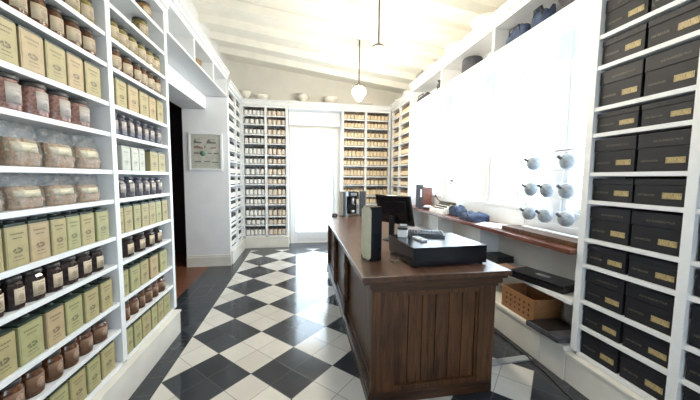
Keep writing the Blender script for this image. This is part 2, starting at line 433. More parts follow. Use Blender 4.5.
# high open shelf above the windows and above the passage
def high_shelf(label, sx, y0, y1, divs, fascia):
    t = thing('high_shelf', label, 'shelf', (0, 0, 0), 0, 'high open shelves along the side walls')
    def bx(m, a, b, *r, bev=0):
        x0, x1 = (a, b) if sx > 0 else (-b, -a)
        m.box(x0, x1, *r, bev)
    F = FRONT_R if sx > 0 else -FRONT_L; B = RX-.005 if sx > 0 else -LX-.002
    m = MB(); bx(m, F, B, y0, y1, 2.96, 2.985, bev=.003); m.build('shelf_board', M['paint'], t)
    if fascia:
        m = MB(); bx(m, F+.004, F+.03, y0, y1, 2.78, 2.96); m.build('fascia', M['paint'], t)
    m = MB(); bx(m, F-.01, B, y0, y1, 3.24, 3.30, bev=.004); bx(m, F-.035, B, y0, y1, 3.30, 3.35, bev=.004); bx(m, F-.055, B, y0, y1, 3.35, 3.38, bev=.005); m.build('cornice', M['paint'], t)
    for d in divs:
        m = MB(); bx(m, F+.003, B-.01, d-.02, d+.02, 2.985, 3.24); m.build('divider', M['paint'], t)
    m = MB(); bx(m, B-.01, B, y0, y1, 2.985, 3.24); m.build('back_panel', M['paint'], t)
    return t
high_shelf('high white open shelf running above the windows on the right', 1, 1.865, 5.395, (1.89, 3.0, 4.2, 5.37), True)
high_shelf('high white open shelf bridging over the dark passage on the left', -1, 3.10, 5.37, (3.13, 3.85, 4.62, 5.34), False)

# ------------------------------------------------------------------ jars, tins and bags of the near left bookcase
TIN_PRINT = label_mat('tin_print_beige', (.40, .335, .17), (.09, .08, .04), .2, .12, .075, [(.152, .036, .004), (.132, .026, .003), (.048, .022, .003), (.032, .03, .002)])
TIN_PRINT2 = label_mat('tin_print_green', (.38, .355, .175), (.09, .11, .05), .2, .12, .075, [(.152, .036, .004), (.132, .026, .003), (.048, .022, .003), (.032, .03, .002)])
TIN_PRINT3 = label_mat('tin_print_peach', (.44, .335, .19), (.11, .085, .045), .2, .12, .075, [(.152, .036, .004), (.132, .026, .003), (.048, .022, .003), (.032, .03, .002)])
CARTON_PRINT = label_mat('carton_print', (.50, .50, .44), (.22, .23, .18), .2, .12, .07, [(.15, .03, .004), (.045, .02, .003)])
M['tin_body'] = plain('tin_side', (.36, .315, .165), .4, var=.08)
M['tin_body2'] = plain('tin_side_green', (.31, .31, .155), .4, var=.08)
M['tin_body3'] = plain('tin_side_peach', (.38, .29, .17), .4, var=.08)
M['carton'] = plain('carton_side', (.42, .42, .37), .5)
M['tin_lid'] = plain('dark_green_lid', (.025, .040, .030), .35)
M['jar_lid'] = plain('jar_lid', (.030, .027, .024), .35)
M['jar_lid_silver'] = plain('jar_lid_dark', (.035, .04, .06), .3, .2)
M['brown_fill'] = plain('brown_filling', (.11, .045, .020), .18, var=.45, vs=60)
M['dark_fill'] = plain('dark_preserve', (.035, .022, .022), .15, var=.5, vs=60)
M['pink_fill'] = plain('pink_granules', (.30, .17, .14), .25, var=.45, vs=90)
M['amber_fill'] = plain('amber_filling', (.34, .19, .07), .15, var=.4, vs=60)
M['olive_fill'] = plain('olive_filling', (.24, .20, .07), .15, var=.5, vs=60)
M['clear_fill'] = plain('grey_filling', (.085, .08, .10), .15, var=.5, vs=60)
M['bag_fill'] = plain('bagged_grains', (.36, .24, .16), .6, var=.45, vs=80, bump=.4)
LAB_CREAM = label_mat('jar_label_cream', (.54, .45, .32), (.20, .12, .07), .1, .1, .06, [(.088, .02, .003), (.034, .02, .003)], (.014, .016), True)
LAB_WHITE = label_mat('jar_label_white', (.46, .41, .37), (.28, .24, .24), .1, .1, .06, [(.088, .02, .003), (.034, .02, .003)], (.014, .012))
LAB_KRAFT = label_mat('jar_label_kraft', (.17, .085, .045), (.50, .36, .24), .1, .1, .06, [], (.015, .018), True)
LAB_BAG = label_mat('bag_label', (.66, .60, .44), (.38, .30, .18), .1, .2, .07, [(.09, .05, .003), (.055, .04, .003)], (.02, .012))

def mk_tin(name, cat, body, prt, lidm, w=.118, d=.085, h=.198):
    def f():
        t = thing(name, '', cat)
        m = MB(); m.box(-w/2, w/2, -d/2, d/2, 0, h-.012, .004); m.build('body', body, t)
        m = MB(); m.box(-w/2+.004, w/2-.004, -d/2+.004, d/2-.004, h-.012, h, .003)
        if lidm is M['tin_lid']: m.lathe([(.018, h), (.018, h+.012), (.0, h+.014)], 12, (.02, 0, 0))
        m.build('lid', lidm, t)
        m = MB(); m.box(-w/2+.006, w/2-.006, -d/2-.0012, -d/2-.0001, .008, h-.020); m.build('label', prt, t)
        return t
    return Proto(f)
def mk_jar(name, fill, lab, lidm, r=.05, h=.15, shoulder=.8, labz=(.025, .1), lidh=.022, square=False, arc=62):
    def f():
        t = thing(name, '', 'jar')
        m = MB(); k = h-lidh
        seg = 8 if square else 22
        m.lathe([(r*.90, 0), (r*.98, .004), (r, .012), (r, k-.03), (r*.96, k-.016), (r*shoulder, k-.004), (r*shoulder, k)], seg, a0=PI/8 if square else 0, a1=2*PI+(PI/8 if square else 0), smooth=not square)
        m.build('glass_body', fill, t)
        m = MB(); lr = r*shoulder+.004
        m.lathe([(lr, k), (lr+.001, k+.003), (lr+.001, h-.004), (lr-.003, h)], 22); m.build('lid', lidm, t)
        m = MB(); a = R(arc)
        rr = r+.0012 if not square else r*1.0+.001
        z0, z1 = labz
        m.lathe([(rr-.0008, z0), (rr, z0), (rr, z1), (rr-.0008, z1)], 12, a0=-PI/2-a, a1=-PI/2+a); m.build('label', lab, t)
        return t
    return Proto(f)
def mk_bag():
    t = thing('pouch', '', 'bag')
    def pil(m, w, d, z0, z1, pinch, seed, nz=9, nx=18, inset=0):
        rr = random.Random(seed); vs = []; fs = []
        for i in range(nz+1):
            q = i/nz; z = z0+(z1-z0)*q
            dd = d*(1-pinch*max(0, (q-.45)/.55)**1.3)*(.9+.1*math.sin(q*PI)) - inset
            ww = w*(1+.03*math.sin(q*9))*(1-.08*max(0, q-.7)) - inset
            for k in range(nx*2):
                a = 2*PI*k/(nx*2); c, s_ = math.cos(a), math.sin(a)
                x = ww/2*math.copysign(abs(c)**.45, c); y = dd/2*math.copysign(abs(s_)**.6, s_)
                j = .0035 if 0 < i else .001
                vs.append((x+rr.uniform(-j, j), y+rr.uniform(-j, j), z+(rr.uniform(-.004, .004) if i in (nz,) else 0)))
        n = nx*2
        for i in range(nz):
            for k in range(n): fs.append((i*n+k, i*n+(k+1) % n, (i+1)*n+(k+1) % n, (i+1)*n+k))
        fs.append(tuple(reversed(range(n)))); fs.append(tuple(range(nz*n, nz*n+n)))
        m.add(vs, fs, True)
    m = MB(); pil(m, .178, .105, .001, .13, .35, 3, inset=.008); m.build('contents', M['bag_fill'], t)
    m = MB(); pil(m, .185, .11, 0, .205, .95, 4, 12); m.build('film', M['plastic_film'], t)
    m = MB(); m.lathe([(.056, .068), (.0565, .068), (.0545, .112), (.054, .112)], 14, a0=-PI/2-R(70), a1=-PI/2+R(70), sx=1.60, sy=1.03); m.build('label', LAB_BAG, t)
    return t
P = {
 't': mk_tin('tin', 'tin', M['tin_body'], TIN_PRINT, M['tin_lid']),
 'g': mk_tin('tin', 'tin', M['tin_body2'], TIN_PRINT2, M['tin_lid']),
 'p': mk_tin('tin', 'tin', M['tin_body3'], TIN_PRINT3, M['tin_lid']),
 'c': mk_tin('carton', 'box', M['carton'], CARTON_PRINT, M['carton']),
 'b': mk_jar('jar', M['brown_fill'], LAB_CREAM, M['jar_lid'], .052, .155),
 'd': mk_jar('jar', M['dark_fill'], LAB_CREAM, M['jar_lid'], .052, .155, square=True, arc=40),
 'k': mk_jar('jar', M['brown_fill'], LAB_KRAFT, M['jar_lid'], .053, .150),
 'r': mk_jar('jar', M['pink_fill'], LAB_WHITE, M['jar_lid'], .062, .160, .88, (.03, .12), arc=34),
 'y': mk_jar('jar', M['olive_fill'], LAB_CREAM, M['jar_lid'], .050, .155),
 's': mk_jar('jar', M['clear_fill'], LAB_WHITE, M['jar_lid_silver'], .045, .150, .78, (.035, .10), arc=38),
 'a': mk_jar('jar', M['amber_fill'], LAB_CREAM, M['jar_lid'], .050, .155),
 'w': Proto(mk_bag),
}
DESC = {'t': ('beige printed tin', 'beige printed tins'), 'g': ('green-beige printed tin', 'green-beige printed tins'), 'p': ('peach-beige printed tin', 'peach-beige printed tins'),
        'c': ('pale printed carton', 'pale cartons'), 'b': ('brown jar with cream label', 'brown jars with cream labels'), 'd': ('dark square jar, oval label', 'dark square jars'),
        'k': ('brown jar with kraft label', 'brown jars with kraft labels'), 'r': ('wide pink-filled jar', 'wide pink-filled jars'), 'y': ('olive-coloured jar', 'olive-coloured jars'),
        's': ('slim dark-lidded jar', 'slim dark-lidded jars'), 'a': ('amber jar', 'amber jars'), 'w': ('clear bag of grains', 'clear bags of grains')}
NOMW = {'t': .118, 'g': .118, 'p': .118, 'c': .118, 'b': .104, 'd': .1, 'k': .106, 'r': .124, 'y': .1, 's': .09, 'a': .1, 'w': .185}
DEP = {'t': .085, 'g': .085, 'p': .085, 'c': .085, 'b': .104, 'd': .1, 'k': .106, 'r': .124, 'y': .1, 's': .09, 'a': .1, 'w': .11}
DY = {'near': .0, 'far': .045}
def row(bay, rown, z, codes, spans, nrows_h=None, hs=1.0):
    spans = [(a+DY[bay], b+DY[bay]) for a, b in spans]
    codes = (codes*len(spans))[:len(spans)] if len(codes) < len(spans) else codes
    for i, (c, (y0, y1)) in enumerate(zip(codes, spans)):
        wd = (y1-y0)*.965; s = min(1.15, wd/NOMW[c]); ds = s if c in 'bdkrysa' else 1.0
        x = FRONT_L-.012-DEP[c]*ds/2
        jr = rnd.uniform(-.04, .04) if c not in 'w' else rnd.uniform(-.02, .02)
        lab = '%s, %s from left, %s row down, %s bay of left bookcase' % (DESC[c][0], ORD[i+1], ORD[rown], bay)
        o = P[c].place((x-rnd.uniform(0, .008), (y0+y1)/2, z+.0004), R(90)+jr*(0 if c in 'tgpc' else 1), (s, ds, hs*(1 if c in 'tgpc' else (.97+.05*rnd.random()))), lab, DESC[c][1]+' in the left bookcase')
        if c == 'w' and i % 2: o.rotation_euler[2] += 0.03
Z = ROWZ
row('near', 1, Z[10], 'yy', [(1.80, 1.91), (1.93, 2.04), (2.05, 2.155)])
row('near', 2, Z[9], 'b', [(1.36, 1.46), (1.475, 1.575), (1.595, 1.69), (1.70, 1.80), (1.815, 1.905), (1.92, 2.03), (2.04, 2.15)])
row('near', 3, Z[8], 'ttptpt', [(1.36, 1.47), (1.475, 1.59), (1.60, 1.73), (1.74, 1.87), (1.88, 2.0), (2.01, 2.145)])
row('near', 4, Z[7], 'r', [(1.36, 1.49), (1.50, 1.64), (1.65, 1.78), (1.795, 1.925), (1.935, 2.08)])
row('near', 5, Z[6], 'w', [(1.32, 1.50), (1.52, 1.71), (1.73, 1.925), (1.94, 2.15)])
row('near', 6, Z[5], 'w', [(1.32, 1.50), (1.52, 1.715), (1.725, 1.92), (1.93, 2.12)], hs=.80)
row('near', 7, Z[4], 'ttptgtg', [(1.34, 1.45), (1.46, 1.57), (1.575, 1.69), (1.695, 1.795), (1.80, 1.90), (1.905, 2.02), (2.03, 2.15)])
row('near', 8, Z[3], 'd', [(1.37, 1.465), (1.475, 1.555), (1.57, 1.67), (1.685, 1.775), (1.785, 1.89), (1.90, 2.005), (2.015, 2.11)])
row('near', 9, Z[2], 'tgpgt', [(1.36, 1.48), (1.49, 1.62), (1.63, 1.745), (1.755, 1.88), (1.89, 2.01), (2.03, 2.145)])
row('near', 10, Z[1], 'k', [(1.31, 1.41), (1.42, 1.525), (1.535, 1.64), (1.65, 1.745), (1.755, 1.86), (1.87, 1.98), (1.99, 2.12)])
row('near', 11, Z[0], 'ptgtgt', [(1.37, 1.485), (1.495, 1.61), (1.62, 1.74), (1.75, 1.87), (1.88, 1.995), (2.01, 2.145)])
row('far', 1, Z[12], 'a', [(2.72, 2.86)], hs=.8)
row('far', 2, Z[11], 'y', [(2.62, 2.84)], hs=.95)
row('far', 3, Z[10], 'y', [(2.26, 2.36), (2.375, 2.49), (2.495, 2.61), (2.62, 2.73), (2.74, 2.855), (2.865, 2.97)])
row('far', 4, Z[9], 'b', [(2.265, 2.39), (2.40, 2.525), (2.54, 2.635), (2.645, 2.74), (2.75, 2.86), (2.87, 2.97)])
row('far', 5, Z[8], 'tptpt', [(2.26, 2.39), (2.395, 2.54), (2.55, 2.70), (2.71, 2.83), (2.84, 2.955)])
row('far', 6, Z[7], 's', [(2.225, 2.29), (2.30, 2.39), (2.40, 2.49), (2.51, 2.605), (2.61, 2.70), (2.71, 2.82), (2.83, 2.945)])
row('far', 7, Z[6], 'ccctt', [(2.28, 2.39), (2.40, 2.505), (2.51, 2.60), (2.68, 2.82), (2.83, 2.97)], hs=.9)
row('far', 8, Z[5], 's', [(2.25, 2.35), (2.36, 2.47), (2.49, 2.575), (2.59, 2.69), (2.70, 2.80), (2.81, 2.93)])
row('far', 9, Z[4], 'ttgttgt', [(2.215, 2.27), (2.28, 2.39), (2.40, 2.50), (2.505, 2.62), (2.625, 2.74), (2.745, 2.85), (2.86, 2.97)])
row('far', 10, Z[3], 'd', [(2.29, 2.43), (2.45, 2.60), (2.62, 2.75), (2.76, 2.89)])
row('far', 11, Z[2], 'ggtpg', [(2.215, 2.30), (2.31, 2.445), (2.455, 2.58), (2.59, 2.75), (2.76, 2.94)])
row('far', 12, Z[1], 'k', [(2.24, 2.33), (2.345, 2.45), (2.46, 2.545), (2.555, 2.66), (2.67, 2.77), (2.785, 2.91)])
row('far', 13, Z[0], 'ggtgtg', [(2.225, 2.31), (2.32, 2.43), (2.44, 2.58), (2.59, 2.69), (2.70, 2.81), (2.82, 2.96)])

# ------------------------------------------------------------------ distant jars: one small mesh each
def small_jar(mname, body, lab, lid, r, h):
    m = MB(); m.lathe([(r*.93, 0), (r, .006), (r, h*.74), (r*.86, h*.84)], 12)
    m.slot = 1; m.lathe([(r+.0015, h*.08), (r+.0015, h*.72)], 8, a0=-PI/2-R(75), a1=-PI/2+R(75))
    m.slot = 2; m.lathe([(r*.90, h*.84), (r*.90, h)], 12)
    return m.mesh(mname, [body, lab, lid])
M['lab_w'] = plain('white_jar_label', (.80, .78, .74), .6, var=.08, vs=40)
M['lab_c'] = plain('cream_jar_label', (.72, .62, .50), .6, var=.12, vs=40)
M['lab_t'] = plain('tan_jar_label', (.80, .68, .48), .6, var=.10, vs=40)
M['lab_o'] = plain('ochre_jar_label', (.78, .63, .43), .6, var=.12, vs=40)
M['bj_dark'] = plain('dark_jar_glass', (.05, .035, .03), .2)
M['bj_brown'] = plain('brown_jar_glass', (.09, .05, .03), .2)
M['bj_tan'] = plain('tan_jar_glass', (.20, .125, .07), .2)
SJ = {'W': small_jar('white_labelled_jar', M['bj_dark'], M['lab_w'], M['jar_lid'], .039, .15),
      'C': small_jar('cream_labelled_jar', M['bj_brown'], M['lab_c'], M['jar_lid'], .039, .15),
      'T': small_jar('tan_labelled_jar', M['bj_tan'], M['lab_t'], M['bj_tan'], .042, .15),
      'O': small_jar('ochre_labelled_jar', M['bj_brown'], M['lab_o'], M['bj_brown'], .042, .15)}
SN = {'W': 'white-labelled jar', 'C': 'cream-labelled jar', 'T': 'tan-labelled jar', 'O': 'ochre-labelled jar'}
def jar_wall(where, origin, rz, x0, x1, n, codes, rows=range(13), full=13):
    c, s = math.cos(rz), math.sin(rz)
    for ri in rows:
        z = ROWZ[ri]; gap = (ROWZ[ri+1] if ri < 12 else 3.11)-z
        tall = gap > .225
        down = full-ri
        nn = n-1 if (n > 4 and (ri*7+len(where)) % 5 == 0) else n
        code = codes[ri % len(codes)]
        p = (x1-x0)/nn
        for k in range(nn):
            sx = min(1.1, p*.468/.042); hs = (1.22 if tall else .98)*rnd.uniform(.98, 1.02)
            lx = x0+p*(k+.5)+rnd.uniform(-.002, .002); ly = .03+.042*sx+rnd.uniform(0, .006)
            o = bpy.data.objects.new('jar', SJ[code]); COL.objects.link(o)
            o.location = (origin[0]+lx*c-ly*s, origin[1]+lx*s+ly*c, z+.0004)
            o.rotation_euler = (0, 0, rz+rnd.uniform(-.25, .25)); o.scale = (sx, sx, hs)
            tag(o, '%s, %s from left, %s row down, %s' % (SN[code], ORD[k+1], ORD[down], where), 'jar', 'small labelled jars, '+where)
jar_wall('left bay of bookcase left of back door', (FRONT_L, FRONT_B), 0, .03, .455, 5, 'W')
jar_wall('right bay of bookcase left of back door', (FRONT_L, FRONT_B), 0, .52, .915, 4, 'C')
jar_wall('left bay of bookcase right of back door', (.93, FRONT_B), 0, .055, .54, 6, 'TTO', range(3, 13))
jar_wall('right bay of bookcase right of back door', (.93, FRONT_B), 0, .60, 1.115, 6, 'OT', range(3, 13))
def jar_mass():
    m = MB(); mats = [M['bj_dark'], M['lab_w'], M['jar_lid'], M['bj_tan'], M['lab_t'], M['bj_tan']]
    for (ox, oy), rz, x0, x1, n, kind, rows in (((FRONT_L, 5.435), R(90), .055, .595, 6, 0, range(13)), ((FRONT_L, 5.435), R(90), .655, 1.095, 5, 0, range(13)),
            ((FRONT_R, 6.59), R(-90), .06, .49, 4, 3, range(3, 13)), ((FRONT_R, 6.59), R(-90), .56, 1.10, 6, 3, range(3, 13))):
        c, s_ = math.cos(rz), math.sin(rz)
        for ri in rows:
            z = ROWZ[ri]+.0004; gap = (ROWZ[ri+1] if ri < 12 else 3.11)-ROWZ[ri]; h = .15*(1.12 if gap > .225 else .92); p = (x1-x0)/n; r = min(.042, p*.46)
            for k in range(n):
                lx = x0+p*(k+.5); ly = .03+r; ce = (ox+lx*c-ly*s_, oy+lx*s_+ly*c, z)
                m.slot = kind; m.lathe([(r*.93, 0), (r, .006), (r, h*.74), (r*.86, h*.84)], 10, ce)
                m.slot = kind+1; m.lathe([(r+.0015, h*.14), (r+.0015, h*.66)], 8, ce, a0=rz-PI/2-R(75), a1=rz-PI/2+R(75))
                m.slot = kind+2; m.lathe([(r*.90, h*.84), (r*.90, h)], 10, ce)
    o = m.build('corner_jars', mats); tag(o, 'rows of small labelled jars in the bookcases along both side walls near the corners', 'jars'); o['kind'] = 'stuff'
jar_mass()

# ------------------------------------------------------------------ black boxes, right bookcase
def gold_label():
    t = NT('gold_box_label'); n = t.noise(60, 4); x, y, z = t.xyz()
    w = t.noise(1, 2, t.mapping((200, 1, 40)))
    c = t.mix(t.ramp(n, .3, .7), (.34, .26, .12), (.52, .42, .22)); c = t.mix(t.math('MULTIPLY', t.math('GREATER_THAN', w, .58), .6), c, (.12, .08, .03))
    t.set(c, .45); return t.m
M['gold'] = gold_label()
def dull_print():
    t = NT('dull_box_lettering'); w = t.noise(1, 1, t.mapping((260, 1, 90)))
    t.set(t.mix(t.math('GREATER_THAN', w, .5), (.016, .016, .02), (.10, .085, .06)), .5); return t.m
M['dull'] = dull_print()
def mk_box(h, tall):
    def f():
        t = thing('storage_box', '', 'box'); w, d = .262, .29
        split = h*.62 if tall else h*.76
        m = MB(); m.box(-w/2+.003, w/2-.003, -d/2+.003, d/2, 0, split, .002); m.build('box_body', M['blackbox'], t)
        m = MB(); m.box(-w/2, w/2, -d/2, d/2+.002, split+.002, h, .003); m.build('box_lid', M['blacklid'], t)
        m = MB(); z = .045 if tall else .04
        m.box(.018, .108, -d/2+.0005, -d/2+.0028, z, z+.034); m.build('gold_label', M['gold'], t)
        m = MB(); m.box(-.11, -.02, -d/2+.0015, -d/2+.0028, z+.012, z+.024); m.build('lettering', M['dull'], t)
        if tall:
            m = MB(); m.box(-.05, .09, -d/2-.0015, -d/2-.0002, h*.76, h*.76+.012); m.build('lid_lettering', M['dull'], t)
        return t
    return Proto(f)
BT, BS = mk_box(.225, True), mk_box(.15, False)
for ri in range(11):
    z = ROWR[ri]; gap = ROWR[ri+1]-z; tall = gap > .235
    if ri == 10: tall = True
    for bi, (a, b) in enumerate(((.055, .325), (.330, .598), (.655, .925), (.930, 1.198))):
        if bi == 3 and ri > 4: pass
        pr = BT if tall else BS
        y = 1.86-(a+b)/2
        bayn = 'far bay' if bi < 2 else 'near bay'
        lab = '%s black box, %s, %s row down, %s of right bookcase' % ('tall lidded' if tall else 'low lidded', 'left' if bi % 2 == 0 else 'right', ORD[11-ri], bayn)
        hs = (gap-ST-.018)/(.225 if tall else .15)
        pr.place((FRONT_R+.022+.145+rnd.uniform(0, .008), y, z+.0004), R(-90), (1, 1, hs if hs < 1.15 else 1.12), lab, 'black boxes with gold labels')

# ------------------------------------------------------------------ window bench and the low shelves below it
t = thing('window_bench', 'long brown-topped bench under the windows on the right', 'bench')
m = MB(); m.box(2.045, RX-.002, 1.872, 5.425, 1.02, 1.06, .006); m.build('bench_top', M['bench'], t)
m = MB(); m.box(RX-.03, RX-.002, 1.865, 5.425, 1.061, SILL-.032); m.build('upstand', M['paint'], t)
m = MB(); m.box(RX-.03, RX-.002, 1.865, 5.425, .30, 1.018); m.build('back_panel', M['cream'], t)
m = MB(); m.box(2.09, RX-.03, 1.872, 5.425, .615, .645, .003); m.build('low_shelf', M['paint'], t)
for y in (3.18, 4.28):
    m = MB(); m.box(2.16, RX-.03, y-.015, y+.015, .646, 1.018); m.build('bracket', M['paint'], t)
    m = MB(); m.box(2.16, RX-.03, y-.015, y+.015, .30, .614); m.build('bracket', M['paint'], t)
m = MB(); m.box(2.06, RX-.002, 1.865, 5.425, 0, .25, .004); m.box(2.045, RX-.002, 1.865, 5.425, .25, .285, .008); m.build('plinth', M['cream'], t)

# ------------------------------------------------------------------ counter
cx0, cx1, cy0, cy1 = .47, 1.50, 2.0, 5.0
t = thing('shop_counter', 'long dark wooden shop counter with panelled end and turned posts', 'counter', (0, 0, 0))
m = MB(); m.box(.415, 1.53, 1.85, 5.10, .895, .93, .006); m.build('counter_top', M['walnut_top'], t)
m = MB()
m.box(.43, 1.51, 1.865, 5.08, .872, .895, .006); m.box(.45, 1.485, 1.885, 5.06, .83, .872, .008); m.box(.465, 1.46, 1.90, 5.05, .805, .83, .006)
m.build('moulding', M['walnut_x'], t)
m = MB(); m.box(.54, 1.42, 1.965, 5.0, .06, .804); m.build('carcass', M['walnut'], t)
m = MB(); m.box(.452, 1.455, 1.913, 5.06, 0, .07, .008); m.box(.462, 1.455, 1.914, 5.05, .07, .09, .005); m.build('base_rail', M['walnut_x'], t)
m = MB()                                                            # end frame: stiles and rails
m.box(.472, .648, 1.91, 1.965, .09, .804, .004); m.box(1.315, 1.45, 1.91, 1.965, .09, .804, .004)
m.box(.648, 1.315, 1.915, 1.965, .765, .804, .003); m.box(.648, 1.315, 1.915, 1.965, .09, .125, .003)
m.build('end_frame', M['walnut'], t)
n = 6; a, b = .648, 1.297
for k in range(n):
    m = MB(); x = a+(b-a)*k/n; m.box(x+.003, x+(b-a)/n-.003, 1.933, 1.965, .125, .765, .005); m.build('plank', M['walnut'], t)
m = MB(); m.box(1.297, 1.315, 1.921, 1.965, .125, .765, .004); m.build('bead', M['walnut'], t)
def beadboard(y0, y1):                                              # narrow tongue and groove boarding on the customer side
    m = MB(); n = int((y1-y0)/.045); p = (y1-y0)/n
    for k in range(n):
        m.box(.515, .54, y0+k*p+.003, y0+(k+1)*p-.003, .135, .77, .004)
    m.box(.53, .54, y0, y1, .09, .804)
    m.box(.495, .54, y0, y1, .77, .804, .003); m.box(.495, .54, y0, y1, .09, .135, .003)
    return m
posts = (1.965, 3.10, 4.10, 5.0)
for q in range(3):
    m = beadboard(posts[q]+.045, posts[q+1]-.045); m.build('side_panel', M['walnut_side'], t)
def turned(y):
    m = MB(); m.box(.462, .54, y-.042, y+.042, .66, .804, .004); m.box(.462, .54, y-.042, y+.042, .09, .24, .004)
    pf = [(.030, .24), (.040, .255), (.034, .27), (.040, .285), (.024, .31), (.030, .36), (.038, .43), (.036, .49), (.024, .57), (.040, .60), (.034, .615), (.040, .635), (.032, .66)]
    m.lathe(pf, 18, (.492, y, 0)); return m
for y in posts[1:3]: turned(y).build('turned_post', M['walnut'], t)
m = MB(); m.box(.462, .54, 4.96, 5.04, .09, .804, .004); m.build('corner_post', M['walnut'], t)
m = MB(); m.box(1.42, 1.45, 1.965, 5.03, .09, .804); m.build('back_panel', M['walnut'], t)

for ch in t.children:
    for v in ch.data.vertices:
        v.co.x = v.co.x*.955+.025 - (.028 if v.co.x < .435 else 0)
        v.co.y -= .065*max(0, (5.1-v.co.y)/3.25)
        if v.co.z > .01: v.co.z *= .95/.93

# ------------------------------------------------------------------ things on the counter
CT = .9505
t = thing('cash_box', 'black metal cash drawer on the near end of the counter', 'cash drawer', (1.085, 2.195, CT), R(3))
m = MB(); m.box(-.302, .302, -.255, .25, .012, .148, .006); m.build('drawer_case', M['drawer'], t)
m = MB(); m.box(-.29, .29, -.2585, -.2555, .02, .142, .001)
m.build('drawer_front', M['drawer'], t)
for x in (-.27, .27):
    for y in (-.22, .22):
        m = MB(); m.lathe([(.018, 0), (.016, .013)], 12, (x, y, 0)); m.build('foot', M['black'], t)
m = MB(); m.tube([(.755, 2.11, .985), (.73, 2.06, .965), (.69, 2.09, .957), (.70, 2.19, .957), (.725, 2.26, .957), (.755, 2.32, .97)], .005)
tag(m.build('cable', M['darkmetal']), 'thin looped cable beside the black cash drawer', 'cable')

t = thing('monitor', 'black flat monitor on a stand behind the cash drawer', 'monitor', (.965, 2.88, CT), 0)
# the panel runs from (.83,3.1) to (1.06,2.7); its back is towards the customer
ang = math.atan2(-.4, .23); rot = Matrix.Rotation(ang, 4, 'Z') @ Matrix.Rotation(R(14), 4, 'X')
ctr = (-.008, -.02, .322)
m = MB(); m.box(-.235, .235, -.012, .012, -.155, .155, .006, rot, ctr); m.build('bezel', M['blackgloss'], t)
m = MB(); m.box(-.19, .19, -.030, -.012, -.11, .11, .01, rot, ctr); m.build('rear_shell', M['blackgloss'], t)
m = MB(); m.box(-.215, .215, .0122, .0135, -.135, .138, 0, rot, ctr); m.build('screen', M['blackgloss'], t)
m = MB(); m.box(-.032, .032, -.045, -.02, -.312, -.06, .008, Matrix.Rotation(ang, 4, 'Z'), ctr); m.build('stand_neck', M['black'], t)
m = MB(); m.lathe([(.0, .014), (.05, .014), (.115, .006), (.12, 0)][::-1], 28, (-.0, .01, 0)); m.build('stand_base', M['black'], t)

t = thing('receipt_printer', 'small white-sided printer with black top on the cash drawer', 'printer', (.868, 2.345, CT+.1485), R(-25))
m = MB(); m.box(-.04, .04, -.06, .06, 0, .065, .006); m.build('casing', M['whiteplastic'], t)
m = MB(); m.box(-.043, .043, -.062, .062, .0655, .085, .008); m.build('cover', M['black'], t)
m = MB(); m.box(-.03, .03, .03, .036, .0855, .10); m.build('paper', M['paper'], t)
t = thing('keyboard', 'black keyboard lying on the cash drawer behind the phone', 'keyboard', (1.075, 2.335, CT+.1485), R(-18))
m = MB(); m.prism([(-.06, 0), (.06, 0), (.06, .035), (-.06, .018)], -.15, .15, Matrix(((0, 0, 1), (1, 0, 0), (0, 1, 0)))); m.build('keyboard_body', M['black'], t)
m = MB()
for i in range(12):
    for j in range(4): m.box(-.14+i*.0235, -.122+i*.0235, -.05+j*.027, -.03+j*.027, .020+j*.0042, .030+j*.0042, .002)
m.build('keys', M['drawer'], t)
t = thing('cordless_phone', 'small white handset lying on the black cash drawer', 'phone', (.955, 2.19, CT+.1485), R(8))
m = MB(); m.box(-.028, .028, -.075, .075, 0, .018, .006); m.build('casing', M['whiteplastic'], t)
m = MB(); m.box(-.019, .019, .02, .058, .0183, .0195); m.build('screen', M['black'], t)
m = MB()
for i in range(3):
    for j in range(4): m.box(-.019+i*.014, -.009+i*.014, -.062+j*.018, -.05+j*.018, .0182, .020)
m.build('keypad', M['greybar'], t)

# box-shaped display stands: dark front, cream clipped side
def stand(label, loc, rz, w, d, h, group, cream_side=-1):
    t = thing('display_stand', label, 'stand', loc, rz, group)
    m = MB(); m.box(-w/2, w/2, -d/2, d/2, 0, h, .003); m.build('panel', M['drawer'] if h > .42 else M['charcoal'], t)
    c = .03; x = cream_side*w/2; y0, y1 = -d/2+.004, d/2-.004
    pts = [(y0, c), (y0, h-c), (y0+c, h-.004), (y1-c, h-.004), (y1, h-c), (y1, c), (y1-c, .004), (y0+c, .004)]
    m = MB(); rm = Matrix(((0, 0, 1), (1, 0, 0), (0, 1, 0)))
    a, b = sorted((x, x+cream_side*.004)); m.prism(pts, a, b, rm); m.build('cream_face', M['creamcard'], t)
    return t
stand('dark upright stand with cream clipped side near the counter end', (.556, 2.215, CT), R(17), .095, .155, .425, 'dark display stands with cream sides')
stand('dark stand with cream side, left of the dark machine on far counter', (.695, 4.80, CT), R(14), .05, .17, .41, 'dark display stands with cream sides')
stand('blue-grey upright stand right of the dark machine on far counter', (1.035, 4.79, CT), R(-8), .10, .14, .42, 'dark display stands with cream sides', 1)
t = thing('coffee_machine', 'dark open-fronted machine between two stands on far counter', 'machine', (.86, 4.80, CT), R(5))
m = MB(); m.box(-.09, .09, .04, .10, 0, .40, .01); m.build('back_column', M['black'], t)
m = MB(); m.box(-.09, .09, -.09, .10, .33, .415, .014); m.build('head', M['black'], t)
m = MB(); m.box(-.09, .09, -.10, .10, 0, .035, .006); m.build('drip_base', M['darkmetal'], t)
m = MB(); m.lathe([(.022, .20), (.026, .24), (.03, .33)], 14, (0, -.03, 0)); m.tube([(0, -.03, .22), (.0, -.10, .21), (.0, -.13, .20)], .009); m.build('filter_holder', M['steel'], t)
m = MB(); m.lathe([(.02, .036), (.032, .045), (.034, .10), (.031, .10)], 16, (0, -.03, 0)); m.build('cup', M['silver'], t)
